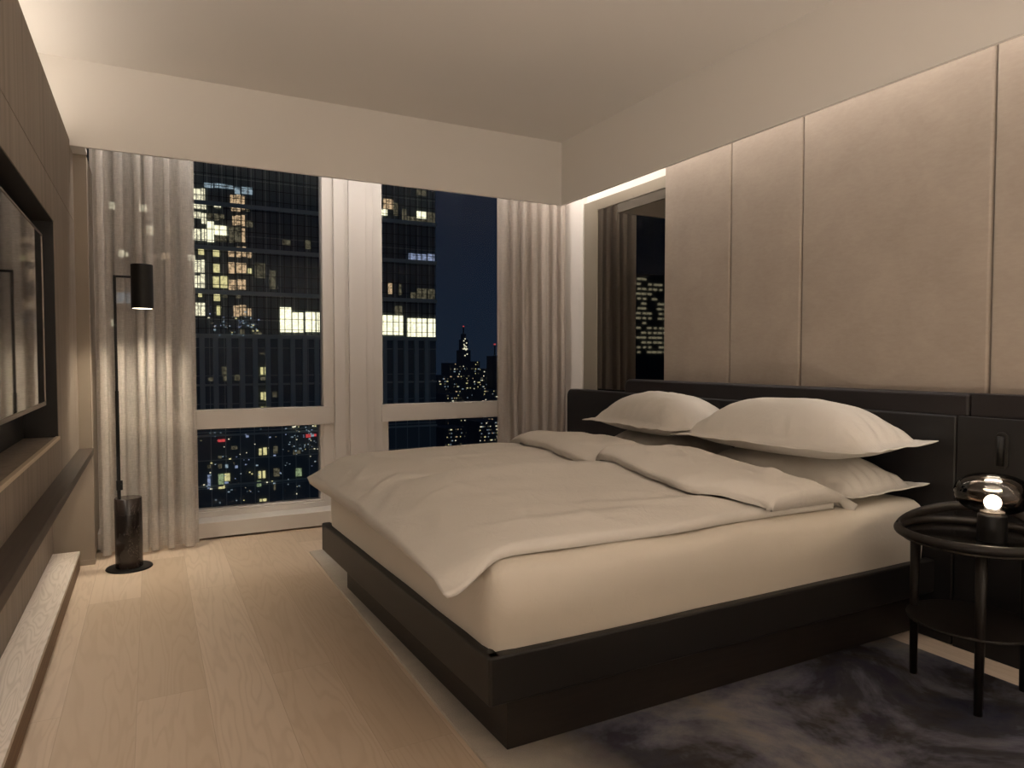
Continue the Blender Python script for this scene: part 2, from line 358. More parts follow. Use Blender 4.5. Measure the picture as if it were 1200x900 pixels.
# ------------------------------------------------------------------ camera
cam = bpy.data.cameras.new('camera'); camo = bpy.data.objects.new('camera', cam); COL.objects.link(camo)
camo.location = (0, 0, 1.2); camo.rotation_euler = (math.radians(90 - 2.058), 0, -math.radians(27.72))
cam.sensor_width = 36; cam.lens = 36 * 807 / 1200; cam.clip_end = 5000; cam.clip_start = 0.05
scene.camera = camo

# ------------------------------------------------------------------ room shell
ZB, ZC = 2.37, 2.84
YW = 4.955
struct('floor', B(-0.75, 3.2, -2.5, 5.3, -0.1, 0.0), M['floor'])
struct('ceiling', B(-0.75, 3.2, -2.5, 5.3, ZC, ZC + 0.1), M['paint'])
struct('wall_back', B(-0.85, 3.2, -2.6, -2.5, -0.1, ZC + 0.1), M['paint'])
struct('wall_right', B(3.09, 3.2, -2.5, 5.3, 0, ZC), M['white2'])
# left: real wall behind, timber media wall in front with the screen niche
struct('wall_left', B(-0.85, -0.75, -2.5, 5.3, -0.1, ZC + 0.1), M['paint'])
bm = bmesh.new()
XU = -0.37; NZ0, NZ1, NY1, NY0 = 0.85, 1.815, 3.69, 2.2
box(bm, -0.52, XU, -2.5, 4.67, 1.984, 2.40)
box(bm, -0.52, XU, -2.5, 4.67, NZ1, 1.980)
box(bm, -0.52, XU, NY1, 4.67, NZ0, NZ1)
box(bm, -0.52, XU, -2.5, NY0, NZ0, NZ1)
box(bm, -0.52, XU, -2.5, 4.67, 0.685, NZ0)
box(bm, -0.75, -0.52, -2.5, 4.67, 0.0, 2.38)
box(bm, -0.53, -0.505, -2.5, 4.67, 0.0, 0.66)
box(bm, -0.52, -0.385, -2.5, 4.67, 1.97, 1.99)
panel = struct('trim_1', bm, M['veneer'])
bm = bmesh.new()
box(bm, -0.5195, -0.50, NY0, NY1, NZ0, NZ1); box(bm, -0.50, XU - 0.002, NY1 - 0.004, NY1 - 0.0005, NZ0 + 0.0005, NZ1 - 0.0005)
box(bm, -0.50, XU - 0.002, NY0 + 0.0005, NY0 + 0.004, NZ0 + 0.0005, NZ1 - 0.0005); box(bm, -0.50, XU - 0.002, NY0, NY1, NZ1 - 0.004, NZ1 - 0.0005)
link('niche_lining', bm, M['niche'], panel)
link('niche_edge', B(XU - 0.012, XU + 0.006, NY0, NY1 + 0.002, NZ0 - 0.012, NZ0 + 0.004), M['bead'], panel, bevel=0.003)
# stub wall closing the media wall at the window end
bm = B(-0.75, -0.305, 4.67, 5.3, 0.03, ZB); struct('wall_left_return', bm, M['wall'])
struct('baseboard_left', B(-0.41, -0.303, 4.667, 4.75, 0.0, 0.03), M['wall'])
# bulkheads: dropped ceiling boxes in front of the window and of the headboard wall
bm = bmesh.new(); box(bm, -0.75, 2.81, 4.50, 4.522, ZB, ZC); box(bm, -0.75, -0.30, 4.522, 4.67, ZB, ZB + 0.022)
struct('trim_2', bm, M['paint'])
struct('trim_3', B(2.79, 2.812, -2.5, 4.50, ZB, ZC), M['paint'])

# ------------------------------------------------------------------ window wall
GY = 5.16
struct('window_sill', B(-0.75, 3.09, YW, 5.3, 0.012, 0.114), M['white'], bevel=0.004)
bm = bmesh.new()
box(bm, 1.205, 1.285, 5.10, 5.26, 0.114, ZC); box(bm, 1.285, 1.315, 5.115, 5.26, 0.114, ZC)
box(bm, 1.315, 1.445, 5.10, 5.26, 0.114, ZC); box(bm, 1.445, 1.50, 5.112, 5.26, 0.114, ZC)
struct('window_column', bm, M['white'], bevel=0.003)
struct('wall_window', B(2.70, 3.09, 5.08, 5.26, 0.114, ZC), M['white'])
struct('wall_facade', B(-0.75, 3.2, 5.26, 5.3, 2.78, ZC), M['white'])

def window(n, x0, x1, lower_inset):
    w = bpy.data.objects.new('window_%d' % n, None); COL.objects.link(w); w.location = ((x0 + x1) / 2, GY, 0.114); w['kind'] = 'structure'
    bm = bmesh.new()
    box(bm, x0 - 0.10, x0, 5.13, 5.24, 0.114, 2.80); box(bm, x1, x1 + 0.078, 5.13, 5.24, 0.114, 2.80)
    box(bm, x0, x1, 5.13, 5.24, 0.114, 0.15); box(bm, x0, x1, 5.145, 5.24, 0.15, 0.163); box(bm, x0, x1, 5.13, 5.24, 2.74, 2.80)
    link('window_frame', bm, M['white'], w, bevel=0.003)
    link('transom', B(x0 - 0.012, x1 + 0.075, 5.118, 5.24, 0.722, 0.852), M['white'], w, bevel=0.003)
    if lower_inset:
        a, b = lower_inset
        bm = bmesh.new()
        if a: box(bm, x0, x0 + a, 5.14, 5.24, 0.163, 0.722)
        if b: box(bm, x1 - b, x1, 5.14, 5.24, 0.163, 0.722)
        link('casement_stile', bm, M['white'], w)
    link('window_pane', B(x0, x1, 5.185, 5.193, 0.852, 2.74), M['glass'], w)
    link('window_pane', B(x0, x1, 5.185, 5.193, 0.163, 0.722), M['glass'], w)
window(1, -0.22, 1.128, (0.0, 0.022))
window(2, 1.578, 2.625, (0.045, 0.0))

# ------------------------------------------------------------------ smoked mirror and jamb on the headboard wall
mr = thing('mirror', 'tall smoked mirror in a wide grey frame between the curtain and the padded wall panels', 'mirror', (3.07, 4.1, 0.02))
bm = bmesh.new()
box(bm, 3.062, 3.089, 4.42, 4.60, 0.02, 2.425); box(bm, 3.062, 3.089, 3.60, 4.42, 2.345, 2.425)
link('frame', bm, M['mframe'], mr, bevel=0.002)
link('mirror_glass', B(3.07, 3.08, 3.60, 4.42, 0.02, 2.345), M['mirror'], mr)
struct('trim_4', B(3.055, 3.089, 4.606, YW, 0.114, ZC), M['white2'])

# padded wall panels
PY = [3.625, 3.03, 2.525, 1.595, 0.70, -0.20, -1.10]
PL = ['narrow taupe padded wall panel beside the smoked mirror', 'narrow taupe padded wall panel, second from the smoked mirror',
      'widest taupe padded wall panel fully in view, right of the two narrow ones', 'taupe padded wall panel above the glass table lamp, cut by the right edge of the photo',
      'taupe padded wall panel just outside the right edge of the photo', 'taupe padded wall panel at the back of the room']
for i in range(4):
    bm = B(3.05, 3.088, PY[i + 1] + 0.003, PY[i] - 0.003, 0.90, 2.78)
    o = link('wall_panel', bm, M['suede'], None, bevel=0.014, seg=4)
    tag(o, PL[i], 'wall panel', 'padded panels on the headboard wall')
struct('trim_5', B(3.05, 3.088, -2.5, PY[4], 0.0, 2.78), M['suede'])

# ------------------------------------------------------------------ left side furniture
o = link('wall_shelf', B(-0.5045, -0.298, -1.2, 4.665, 0.645, 0.684), M['ledge'], None, bevel=0.003)
tag(o, 'long dark brown ledge running along the left wall under the television', 'shelf')
bn = thing('bench', 'low pale oak plinth bench along the foot of the left wall', 'bench', (-0.45, 2, 0))
link('bench_top', B(-0.504, -0.372, -1.2, 4.60, 0.084, 0.104), M['bench'], bn, bevel=0.002)
link('riser', B(-0.504, -0.3735, -1.2, 4.598, 0.0, 0.084), M['bench_side'], bn)

tv = thing('television', 'wall mounted flat television with glossy reflecting screen in a black niche', 'television', (-0.44, 3.0, NZ0))
link('casing', B(-0.44, -0.4085, 2.393, 3.597, 1.006, 1.733), M['niche'], tv, bevel=0.002)
bm = bmesh.new()
box(bm, -0.44, -0.404, 3.597, 3.603, 1.0, 1.74); box(bm, -0.44, -0.404, 2.387, 2.393, 1.0, 1.74)
box(bm, -0.44, -0.404, 2.393, 3.597, 1.0, 1.016); box(bm, -0.44, -0.404, 2.393, 3.597, 1.734, 1.74)
link('frame', bm, M['tvframe'], tv)
link('screen', B(-0.4085, -0.4065, 2.394, 3.596, 1.017, 1.733), M['screen'], tv)
link('wall_bracket', B(-0.4995, -0.44, 2.8, 3.2, 1.2, 1.5), M['black'], tv)

# curtains
def curtain(name, x0, x1, yc, folds, amp, z0, z1, mt, seed, label):
    rnd = random.Random(seed)
    # irregular fold phase: cumulative
    ks = [0.0]
    for i in range(folds * 2): ks.append(ks[-1] + rnd.uniform(0.45, 1.7))
    tot = ks[-1]; ks = [k / tot for k in ks]; amps = [rnd.uniform(0.65, 1.15) for _ in ks]
    def F(u, v):
        uu = u + 0.010 * math.sin(v * 3.1 + u * 17 + seed) * math.sin(PI * u)
        uu = min(max(uu, 0), 0.99999)
        i = 0
        while i < len(ks) - 2 and ks[i + 1] <= uu: i += 1
        f = (uu - ks[i]) / (ks[i + 1] - ks[i])
        a = amps[i] * (1 - f) + amps[i + 1] * f
        w = math.cos(PI * f) * (1 if i % 2 == 0 else -1)
        w = math.copysign(abs(w) ** 0.42, w)
        aa = amp * a * (0.72 + 0.28 * (1 - v)) 
        y = yc + aa * w + 0.010 * nz(u * 6, v * 2.2, seed)
        x = x0 + (x1 - x0) * u + 0.45 * aa * math.sin(2 * PI * f) * 0.35 + 0.006 * nz(u * 5, v * 1.5, seed + 5)
        return Vector((x, y, z0 + (z1 - z0) * v))
    c = thing(name, label, 'curtain', ((x0 + x1) / 2, yc, 0.0))
    bm = bmesh.new(); sheet(bm, F, folds * 26, 40)
    link('fabric_panel', bm, mt, c, smooth=True)
    bm = bmesh.new()
    sheet(bm, lambda u, v: F(u, v * 0.012) + Vector((0, -0.002, -0.002)), folds * 26, 2)
    link('hem', bm, mt, c, smooth=True)
    link('curtain_track', B(x0 - 0.02, x1 + 0.02, yc - 0.015, yc + 0.015, z1 - 0.01, ZC), M['white'], c)
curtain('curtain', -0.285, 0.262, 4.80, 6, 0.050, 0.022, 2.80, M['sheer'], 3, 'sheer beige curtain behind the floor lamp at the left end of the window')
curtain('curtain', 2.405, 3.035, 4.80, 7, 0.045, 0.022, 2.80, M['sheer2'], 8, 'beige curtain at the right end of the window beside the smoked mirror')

# floor lamp
LX, LY = -0.124, 4.50
fl = thing('floor_lamp', 'slim black floor lamp on a black marble column in front of the left curtain', 'floor lamp', (LX, LY, 0))
link('base_disc', lathe(bmesh.new(), [(0, 0), (0.118, 0), (0.121, 0.003), (0.118, 0.009), (0, 0.009)], LX, LY, 64), M['black'], fl, smooth=False, bevel=0)
link('marble_column', lathe(bmesh.new(), [(0, 0.009), (0.069, 0.009), (0.0705, 0.012), (0.0705, 0.404), (0.068, 0.408), (0, 0.408)], LX, LY, 64), M['marble'], fl)
px = LX - 0.045
link('pole', tube(bmesh.new(), [(px, LY, 0.40), (px, LY, 1.02)], 0.0095, 20), M['black'], fl, smooth=False)
bm = bmesh.new(); box(bm, px - 0.007, px + 0.007, LY - 0.007, LY + 0.007, 1.01, 1.675)
link('upper_rod', bm, M['black'], fl, bevel=0.002)
link('arm', B(px + 0.005, LX + 0.05, LY - 0.006, LY + 0.006, 1.662, 1.675), M['black'], fl, bevel=0.002)
sx = LX + 0.091
sh = link('lamp_shade', lathe(bmesh.new(), [(0, 1.742), (0.0555, 1.742), (0.0575, 1.740), (0.0575, 1.49), (0.054, 1.49), (0.054, 1.735), (0, 1.735)], sx, LY, 48), M['black'], fl)
M['warmglow'] = emit('lamp_diffuser_glow', (1.0, 0.84, 0.62, 1), 5.0)
link('bulb', lathe(bmesh.new(), [(0, 1.4915), (0.0535, 1.4915), (0.0535, 1.50), (0, 1.50)], sx, LY, 32), M['warmglow'], fl)
sb = link('switch_box', B(px - 0.012, px + 0.020, LY - 0.016, LY - 0.004, 0.455, 0.51), M['black'], fl, bevel=0.002)
link('dimmer_knob', tube(bmesh.new(), [(px + 0.012, LY - 0.015, 0.482), (px + 0.012, LY - 0.022, 0.482)], 0.006, 14), M['black'], sb)
for o in fl.children:
    if o.type == 'MESH' and o.name.split('.')[0] in ('marble_column', 'base_disc', 'lamp_shade', 'pole'):
        for p in o.data.polygons: p.use_smooth = True
        es = o.modifiers.new('es', 'EDGE_SPLIT'); es.split_angle = math.radians(35)

# ------------------------------------------------------------------ rug
def rugf(u, v, z):
    x = 0.855 + (2.78 - 0.855) * u + (0.006 * nz(v * 9, 0.3, 2) if u < 0.5 else 0.004 * nz(v * 7, 0.3, 5))
    y = -0.8 + (4.33 + 0.8) * v + 0.005 * nz(u * 9, 4.3, 1)
    return Vector((x, y, z))
bm = bmesh.new(); closed_sheet(bm, lambda u, v: rugf(u, v, 0.011), lambda u, v: rugf(u, v, 0.0005), 20, 60)
tag(link('rug', bm, M['rug']), 'mottled grey, violet and tan rug on the oak floor under the bed', 'rug')

# ------------------------------------------------------------------ headboard
hb = thing('headboard', 'long dark padded leather headboard standing along the taupe padded wall', 'headboard', (2.99, 2.5, 0))
def pad(x0, x1, y0, y1, z0, z1, r=0.02, bulge=0.0):
    return B(x0, x1, y0, y1, z0, z1)
def round_end(x0, x1, y0, y1, z0, z1, r):
    bm = bmesh.new()
    pr = [(y0, z0), (y1, z0)] + [(y1 - r + r * math.cos(t_), z1 - r + r * math.sin(t_)) for t_ in [PI / 2 * k / 10 for k in range(11)]] + [(y0, z1)]
    A = [bm.verts.new((x0, y, z)) for y, z in pr]; C = [bm.verts.new((x1, y, z)) for y, z in pr]
    for k in range(len(pr)): bm.faces.new((A[k], A[(k + 1) % len(pr)], C[(k + 1) % len(pr)], C[k]))
    bm.faces.new(A); bm.faces.new(list(reversed(C))); bmesh.ops.recalc_face_normals(bm, faces=bm.faces)
    return bm
for (y0, y1, r_) in ((1.664, 4.68, 0.06), (0.35, 1.660, 0.004)):
    link('lower_panel', round_end(2.955, 3.03, y0, y1, 0.0, 0.966, r_), M['leather'], hb, bevel=0.012, seg=4)
for (y0, y1, r_) in ((1.623, 3.95, 0.055), (0.35, 1.617, 0.004)):
    link('bolster', round_end(2.972, 3.048, y0, y1, 0.93, 1.060, r_), M['bolster'], hb, bevel=0.018, seg=5)
bm = bmesh.new()
def capsule(bm, x0, x1, y, z0, z1, r, n=10):
    pr = [(y + r * math.cos(a), z1 - r + r * math.sin(a)) for a in [PI * k / n for k in range(n + 1)]] + \
         [(y + r * math.cos(a), z0 + r + r * math.sin(a)) for a in [PI + PI * k / n for k in range(n + 1)]]
    A = [bm.verts.new((x0, p, q)) for p, q in pr]; C = [bm.verts.new((x1, p, q)) for p, q in pr]
    N = len(pr)
    for k in range(N): bm.faces.new((A[k], A[(k + 1) % N], C[(k + 1) % N], C[k]))
    bm.faces.new(A); bm.faces.new(list(reversed(C))); bmesh.ops.recalc_face_normals(bm, faces=bm.faces)
capsule(bm, 2.949, 2.957, 1.488, 0.765, 0.915, 0.024)
rl = link('reading_light', bm, M['niche'], hb, bevel=0.002)
link('swivel_barrel', tube(bmesh.new(), [(2.944, 1.488, 0.782), (2.944, 1.488, 0.898)], 0.013, 20), M['black'], rl, smooth=True)

# ------------------------------------------------------------------ bed
def sk(p):
    return Vector((p.x - 0.032 * (p.y - 1.735) * (2.95 - p.x) / 2.1, p.y, p.z))
bed = thing('bed', 'low double bed with dark leather rails on a recessed brown plinth', 'bed', (1.9, 2.65, 0.011))
link('plinth', B(0.945, 2.95, 1.825, 3.54, 0.011, 0.215, f=sk), M['plinth'], bed, bevel=0.003)
link('platform', B(0.87, 2.95, 1.765, 3.59, 0.215, 0.295, f=sk), M['plinth'], bed)
link('foot_rail', B(0.84, 0.884, 1.737, 3.62, 0.205, 0.348, f=sk), M['rail'], bed, bevel=0.008, seg=3)
link('side_rail', B(0.842, 2.95, 1.735, 1.779, 0.205, 0.348, f=sk), M['rail'], bed, bevel=0.008, seg=3)
link('side_rail', B(0.886, 2.95, 3.576, 3.62, 0.205, 0.348, f=sk), M['rail'], bed, bevel=0.008, seg=3)

# mattress: rounded, slightly slumped block
bm = bmesh.new()
X0, X1, Y0, Y1, Z0, Z1 = 0.872, 2.945, 1.768, 3.585, 0.297, 0.602
NX, NYY, NZZ = 60, 54, 14
def mat_pt(i, j, k):
    u, v, w = i / NX, j / NYY, k / NZZ
    x = X0 + (X1 - X0) * u; y = Y0 + (Y1 - Y0) * v; z = Z0 + (Z1 - Z0) * w
    r = 0.060
    cx = min(max(x, X0 + r), X1 - r); cy = min(max(y, Y0 + r), Y1 - r); cz = min(max(z, Z0 + 0.03), Z1 - r)
    d = Vector((x - cx, y - cy, z - cz)); p = Vector((cx, cy, cz))
    if d.length > 1e-6:
        m = max(abs(d.x) / r, abs(d.y) / r, abs(d.z) / (r if z > cz else 0.03))
        p += d.normalized() * r * min(1, m)
    s = math.sin(PI * w)
    # side bulge and soft creases in the sheet
    if i in (0, NX): p.x += (0.008 * s + 0.006 * nz(y * 3, z * 6, 3)) * (-1 if i == 0 else 0.0)
    if j in (0, NYY): p.y += (0.006 * s + 0.007 * nz(x * 2.2, z * 7, 9)) * (-1 if j == 0 else 1)
    if k == NZZ: p.z += 0.004 * nz(x * 4, y * 4, 1)
    # near the sagging bottom edge the sheet wavers
    if k <= 2: p.z += 0.012 * nz(x * 9, y * 9, 4) 
    return sk(p)
vm = {}
def gv(i, j, k):
    if (i, j, k) not in vm: vm[(i, j, k)] = bm.verts.new(mat_pt(i, j, k))
    return vm[(i, j, k)]
for i in range(NX):
    for j in range(NYY):
        for k in (0, NZZ): bm.faces.new((gv(i, j, k), gv(i + 1, j, k), gv(i + 1, j + 1, k), gv(i, j + 1, k)))
for i in range(NX):
    for k in range(NZZ):
        for j in (0, NYY): bm.faces.new((gv(i, j, k), gv(i + 1, j, k), gv(i + 1, j, k + 1), gv(i, j, k + 1)))
for j in range(NYY):
    for k in range(NZZ):
        for i in (0, NX): bm.faces.new((gv(i, j, k), gv(i, j + 1, k), gv(i, j + 1, k + 1), gv(i, j, k + 1)))
bmesh.ops.recalc_face_normals(bm, faces=bm.faces)
tag(link('mattress', bm, M['sheet'], None, smooth=True), 'thick mattress in a cream fitted sheet lying in the dark bed frame', 'mattress')

# duvet
def edge_h(d, w, p=2.3):
    d = max(0.0, min(1.0, d / w)); return (1 - (1 - d) ** p) ** (1 / p)
DX0, DX1 = 0.705, 2.40
def dv_xy(u, v):
    # v 0 near .. 1 far, u 0 foot .. 1 head
    y0 = 1.815 - 0.065 * (1 - sstep(0, 0.16, u)) + 0.010 * math.sin(u * 9 + 0.6) + 0.012 * nz(u * 5, 0.2, 2)
    y1 = 3.60 + 0.01 * nz(u * 5, 3.2, 2)
    x0 = DX0 + 0.062 * v + 0.008 * nz(v * 5, 1.2, 6)
    return x0 + (DX1 - x0) * u, y0 + (y1 - y0) * v
def dv_base(x, y):
    # underside: follows the mattress top, droops past its edges
    z = 0.606
    z -= (0.030 + 0.022 * sstep(2.9, 3.6, y) + 0.018 * sstep(2.3, 1.75, y)) * sstep(0.93, 0.72, x) + 0.02 * sstep(1.84, 1.74, y) * sstep(1.15, 0.75, x)
    return z
def dv_top(x, y, u, v):
    d = min((x - DX0) * 0.9, (y - 1.78), (3.62 - y))
    hx = edge_h(x - DX0 - 0.02 * 0 + 0.004, 0.50, 1.75); hy0 = edge_h(y - 1.80 + 0.004, 0.80, 1.7); hy1 = edge_h(3.62 - y + 0.005, 0.34, 2.0)
    h = 0.125 * hx * hy0 * hy1 * (1 - 0.40 * sstep(1.6, 2.3, x))
    # valley between the two halves
    yc = 2.64 + 0.06 * math.sin(x * 3.0 - 2.2)
    k = sstep(0.85, 1.25, x)
    h -= 0.055 * k * math.exp(-((y - yc) / 0.042) ** 2) + 0.036 * k * sstep(yc - 0.02, yc + 0.03, y) * sstep(yc + 0.40, yc, y) - 0.012 * k * math.exp(-((y - yc + 0.16) / 0.09) ** 2)
    # long soft ripples and small wrinkles
    e = hx * hy0 * hy1
    h += e * (0.012 * nz(x * 2.3 + 3, y * 2.0, 1.7) + 0.007 * nz(x * 3 + y * 4, y * 9 - x * 2, 4.2))
    # sharp creases: ridged noise, strongest by the foot edge and the near edge
    rg = 1 - abs(nz(x * 3.2 - y * 1.2, y * 4.5 + x * 1.5, 6.6)) * 2.2
    wz = 0.25 + 0.75 * max(sstep(1.25, 0.8, x), sstep(2.15, 1.9, y))
    h += 0.009 * max(rg, 0) ** 4 * wz * min(1, e * 1.6)
    # radial creases gathered along the foot edge
    for (cx, cy, ang, ln, am) in ((0.86, 3.0, 1.0, 0.16, 0.008), (0.90, 2.74, 0.55, 0.24, 0.009), (0.83, 2.52, 0.95, 0.14, 0.007), (0.80, 3.25, 1.3, 0.12, 0.006), (0.97, 2.36, 0.45, 0.16, 0.008), (0.85, 2.12, 1.2, 0.12, 0.006), (1.5, 3.3, 0.15, 0.5, 0.005), (1.42, 3.02, 0.05, 0.3, 0.006), (1.62, 1.97, -0.16, 0.45, 0.009), (1.3, 1.93, -0.05, 0.4, 0.007), (1.85, 1.93, -0.3, 0.25, 0.008)):
        dx, dy = x - cx, y - cy
        a = dx * math.cos(ang) + dy * math.sin(ang); b = -dx * math.sin(ang) + dy * math.cos(ang)
        h += am * math.exp(-(a / ln) ** 2 * 2.2) * math.exp(-(b / 0.028) ** 2) - 0.6 * am * math.exp(-(a / ln) ** 2 * 2.2) * math.exp(-((b - 0.045) / 0.035) ** 2)
    return max(h, 0.0)
def Ft(u, v):
    x, y = dv_xy(u, v); z = dv_base(x, y) + 0.012 + dv_top(x, y, u, v)
    return sk(Vector((x, y, z)))
def Fb(u, v):
    x, y = dv_xy(u, v)
    return sk(Vector((x + 0.012 * (1 - sstep(0, 0.05, u)), y, dv_base(x, y))))
bm = bmesh.new(); closed_sheet(bm, Ft, Fb, 130, 130)
dv = link('duvet', bm, M['linen'], None, smooth=True)
tag(dv, 'plump cream duvet spread over the mattress with its head end folded back', 'duvet')

# turned down head end: thick double layer with a notch in the middle
def fl_x0(y):
    yc = 2.68
    x = 1.79
    x += 0.25 * sstep(2.10, 1.74, y) ** 1.3
    x += 0.05 * math.exp(-((y - yc) / 0.10) ** 2)
    x += 0.10 * sstep(3.2, 3.62, y)
    x += 0.015 * nz(y * 4, 7.7, 1)
    return x
def fl_xy(u, v):
    y = 1.785 + (3.615 - 1.785) * v
    a = fl_x0(y); b = 2.455 + 0.015 * nz(y * 4, 1.1, 3) + 0.05 * sstep(1.95, 1.78, y)
    return a + (b - a) * u, y
def fl_base(x, y, u, v):
    return 0.606 + 0.024 + dv_top(min(x, 2.3), y, 0.5, v) * 0.93 + 0.002
def fl_h(x, y, u, v):
    hu = edge_h(u + 0.01, 0.32, 2.2) * (0.35 + 0.65 * edge_h(1.02 - u, 0.45, 2.2))
    h = 0.080 * hu * (0.72 + 0.28 * edge_h(v + 0.01, 0.14)) * (0.35 + 0.65 * edge_h(1.0 - v, 0.16))
    h -= 0.040 * math.exp(-((y - 2.70 - 0.10 * u) / 0.05) ** 2) * hu
    h += hu * (0.012 * nz(x * 3.5, y * 3.2, 8.1) + 0.008 * nz(x * 9 + y * 3, y * 5, 2.2))
    rg = 1 - abs(nz(x * 5 + y * 2.0, y * 3.4 - x * 3, 2.9)) * 2.2
    h += 0.004 * max(rg, 0) ** 4 * hu
    for (cx, cy, ang, ln, am) in ((2.0, 2.2, 0.95, 0.22, 0.010), (2.1, 2.4, 1.2, 0.25, 0.008), (1.98, 2.9, 1.0, 0.2, 0.008), (2.2, 1.95, 0.5, 0.22, 0.010)):
        dx, dy = x - cx, y - cy
        a = dx * math.cos(ang) + dy * math.sin(ang); b = -dx * math.sin(ang) + dy * math.cos(ang)
        h += am * math.exp(-(a / ln) ** 2 * 2.2) * math.exp(-(b / 0.025) ** 2)
    return max(h, 0.006)
def Gt(u, v):
    x, y = fl_xy(u, v); return sk(Vector((x, y, fl_base(x, y, u, v) + fl_h(x, y, u, v) - 0.055 * sstep(0.55, 1.0, u))))
def Gb(u, v):
    x, y = fl_xy(u, v); return sk(Vector((x + (0.02 if u < 0.01 else 0), y + (0.02 if v < 0.01 else 0), fl_base(x, y, u, v) - 0.06 * sstep(0.8, 1.0, u))))
bm = bmesh.new(); closed_sheet(bm, Gt, Gb, 60, 130)
link('turned_down_end', bm, M['linen'], dv, smooth=True)

# pillows
def pillow(cx, cy, zb, L, W, H, yaw, label, seed, tilt=0.0, roll=0.0, flange=0.045, flat=0.40):
    """L along Y, W along X"""
    bm = bmesh.new(); N1, N2 = 44, 60
    cu, su = math.cos(yaw), math.sin(yaw)
    def shape(u, v, top):
        a, b = 2 * u - 1, 2 * v - 1                       # a across W, b along L
        fa, fb = W / 2 / (W / 2 + flange), L / 2 / (L / 2 + flange)
        ia, ib = min(1, abs(a) / fa), min(1, abs(b) / fb)
        prof = ((1 - ia ** 2.6) * (1 - ib ** 3.0)); prof = max(prof, 0) ** 0.62
        # edges pulled in between the corners
        ea = 1 - 0.075 * (1 - b * b) ** 1.2; eb = 1 - 0.055 * (1 - a * a) ** 1.2
        x = a * (W / 2 + flange) * ea; y = b * (L / 2 + flange) * eb
        mid = flat * H
        corner = (abs(a) * abs(b)) ** 3
        wob = 0.007 * nz(a * 3.2, b * 4.5, seed) * max(abs(a), abs(b)) ** 4
        z = mid + wob + 0.012 * corner * (1 if b < 0 else -0.5)
        wr = prof ** 0.5 * (0.010 * nz(a * 2.1, b * 2.6, seed + 3) + 0.005 * nz(a * 6, b * 6, seed + 9))
        # puckers running in from the seam
        rim = max(ia, ib); pk = 0.005 * math.sin(b * 34 + seed) * sstep(0.62, 0.93, ia) * sstep(1.01, 0.95, ia) + 0.005 * math.sin(a * 24 + seed) * sstep(0.7, 0.95, ib) * sstep(1.01, 0.96, ib)
        if top: z += (H - mid) * prof + wr + pk + 0.002
        else: z -= mid * min(1, prof * 1.35) - wr * 0.3 + 0.002
        z += tilt * x + roll * y
        return Vector((cx + x * cu - y * su, cy + x * su + y * cu, zb + z))
    closed_sheet(bm, lambda u, v: shape(u, v, True), lambda u, v: shape(u, v, False), N1, N2)
    o = link('pillow', bm, M['linen'], None, smooth=True)
    tag(o, label, 'pillow', 'pillows against the headboard')
pillow(2.682, 2.25, 0.608, 0.89, 0.43, 0.185, 0.02, 'lower cream pillow of the stack nearest the bedside table', 11, tilt=0.02, flat=0.22)
pillow(2.675, 3.14, 0.608, 0.84, 0.43, 0.19, -0.02, 'lower cream pillow of the stack at the window side of the bed', 23, tilt=0.02, flat=0.28)
pillow(2.642, 2.225, 0.783, 0.93, 0.47, 0.235, 0.04, 'large plump cream pillow on top of the stack nearest the bedside table', 5, tilt=0.03, flat=0.22)
pillow(2.61, 3.11, 0.792, 0.82, 0.46, 0.215, -0.10, 'plump cream pillow on top of the stack at the window side of the bed', 17, tilt=0.03, flat=0.22)

# ------------------------------------------------------------------ bedside table
TX, TY, TR = 2.585, 1.385, 0.235
bt = thing('bedside_table', 'round black bedside table on thin tapered legs beside the bed', 'side table', (TX, TY, 0.011))
link('tabletop', lathe(bmesh.new(), [(0, 0.553), (TR - 0.008, 0.553), (TR - 0.008, 0.566), (0, 0.566)], TX, TY, 64), M['blackglass'], bt)
link('rim', tube(bmesh.new(), [(TX + TR * math.cos(a), TY + TR * math.sin(a), 0.578) for a in [2 * PI * k / 72 for k in range(72)]], 0.0165, 16, closed=True), M['blackwood'], bt, smooth=True)
# raised rear rail climbing from the rim
pts = []
for k in range(41):
    a = math.radians(122 - 160 * k / 40)
    q = k / 40
    z = 0.581 + 0.056 * sstep(0.0, 0.6, q) * sstep(1.0, 0.75, q)
    pts.append((TX + TR * math.cos(a), TY + TR * math.sin(a), z))
link('rear_rail', tube(bmesh.new(), pts, 0.020, 14, squash=(1.0, 0.6)), M['blackwood'], bt, smooth=True)
for ang in (102, 215, 333):
    a = math.radians(ang); x = TX + 0.19 * math.cos(a); y = TY + 0.19 * math.sin(a)
    link('leg', tube(bmesh.new(), [(x, y, 0.011), (x, y, 0.30), (x, y, 0.556)], [0.0125, 0.0155, 0.0185], 18), M['blackwood'], bt, smooth=True)
link('lower_shelf', lathe(bmesh.new(), [(0, 0.262), (0.205, 0.262), (0.207, 0.266), (0.205, 0.272), (0, 0.272)], TX, TY, 64), M['blackwood'], bt)

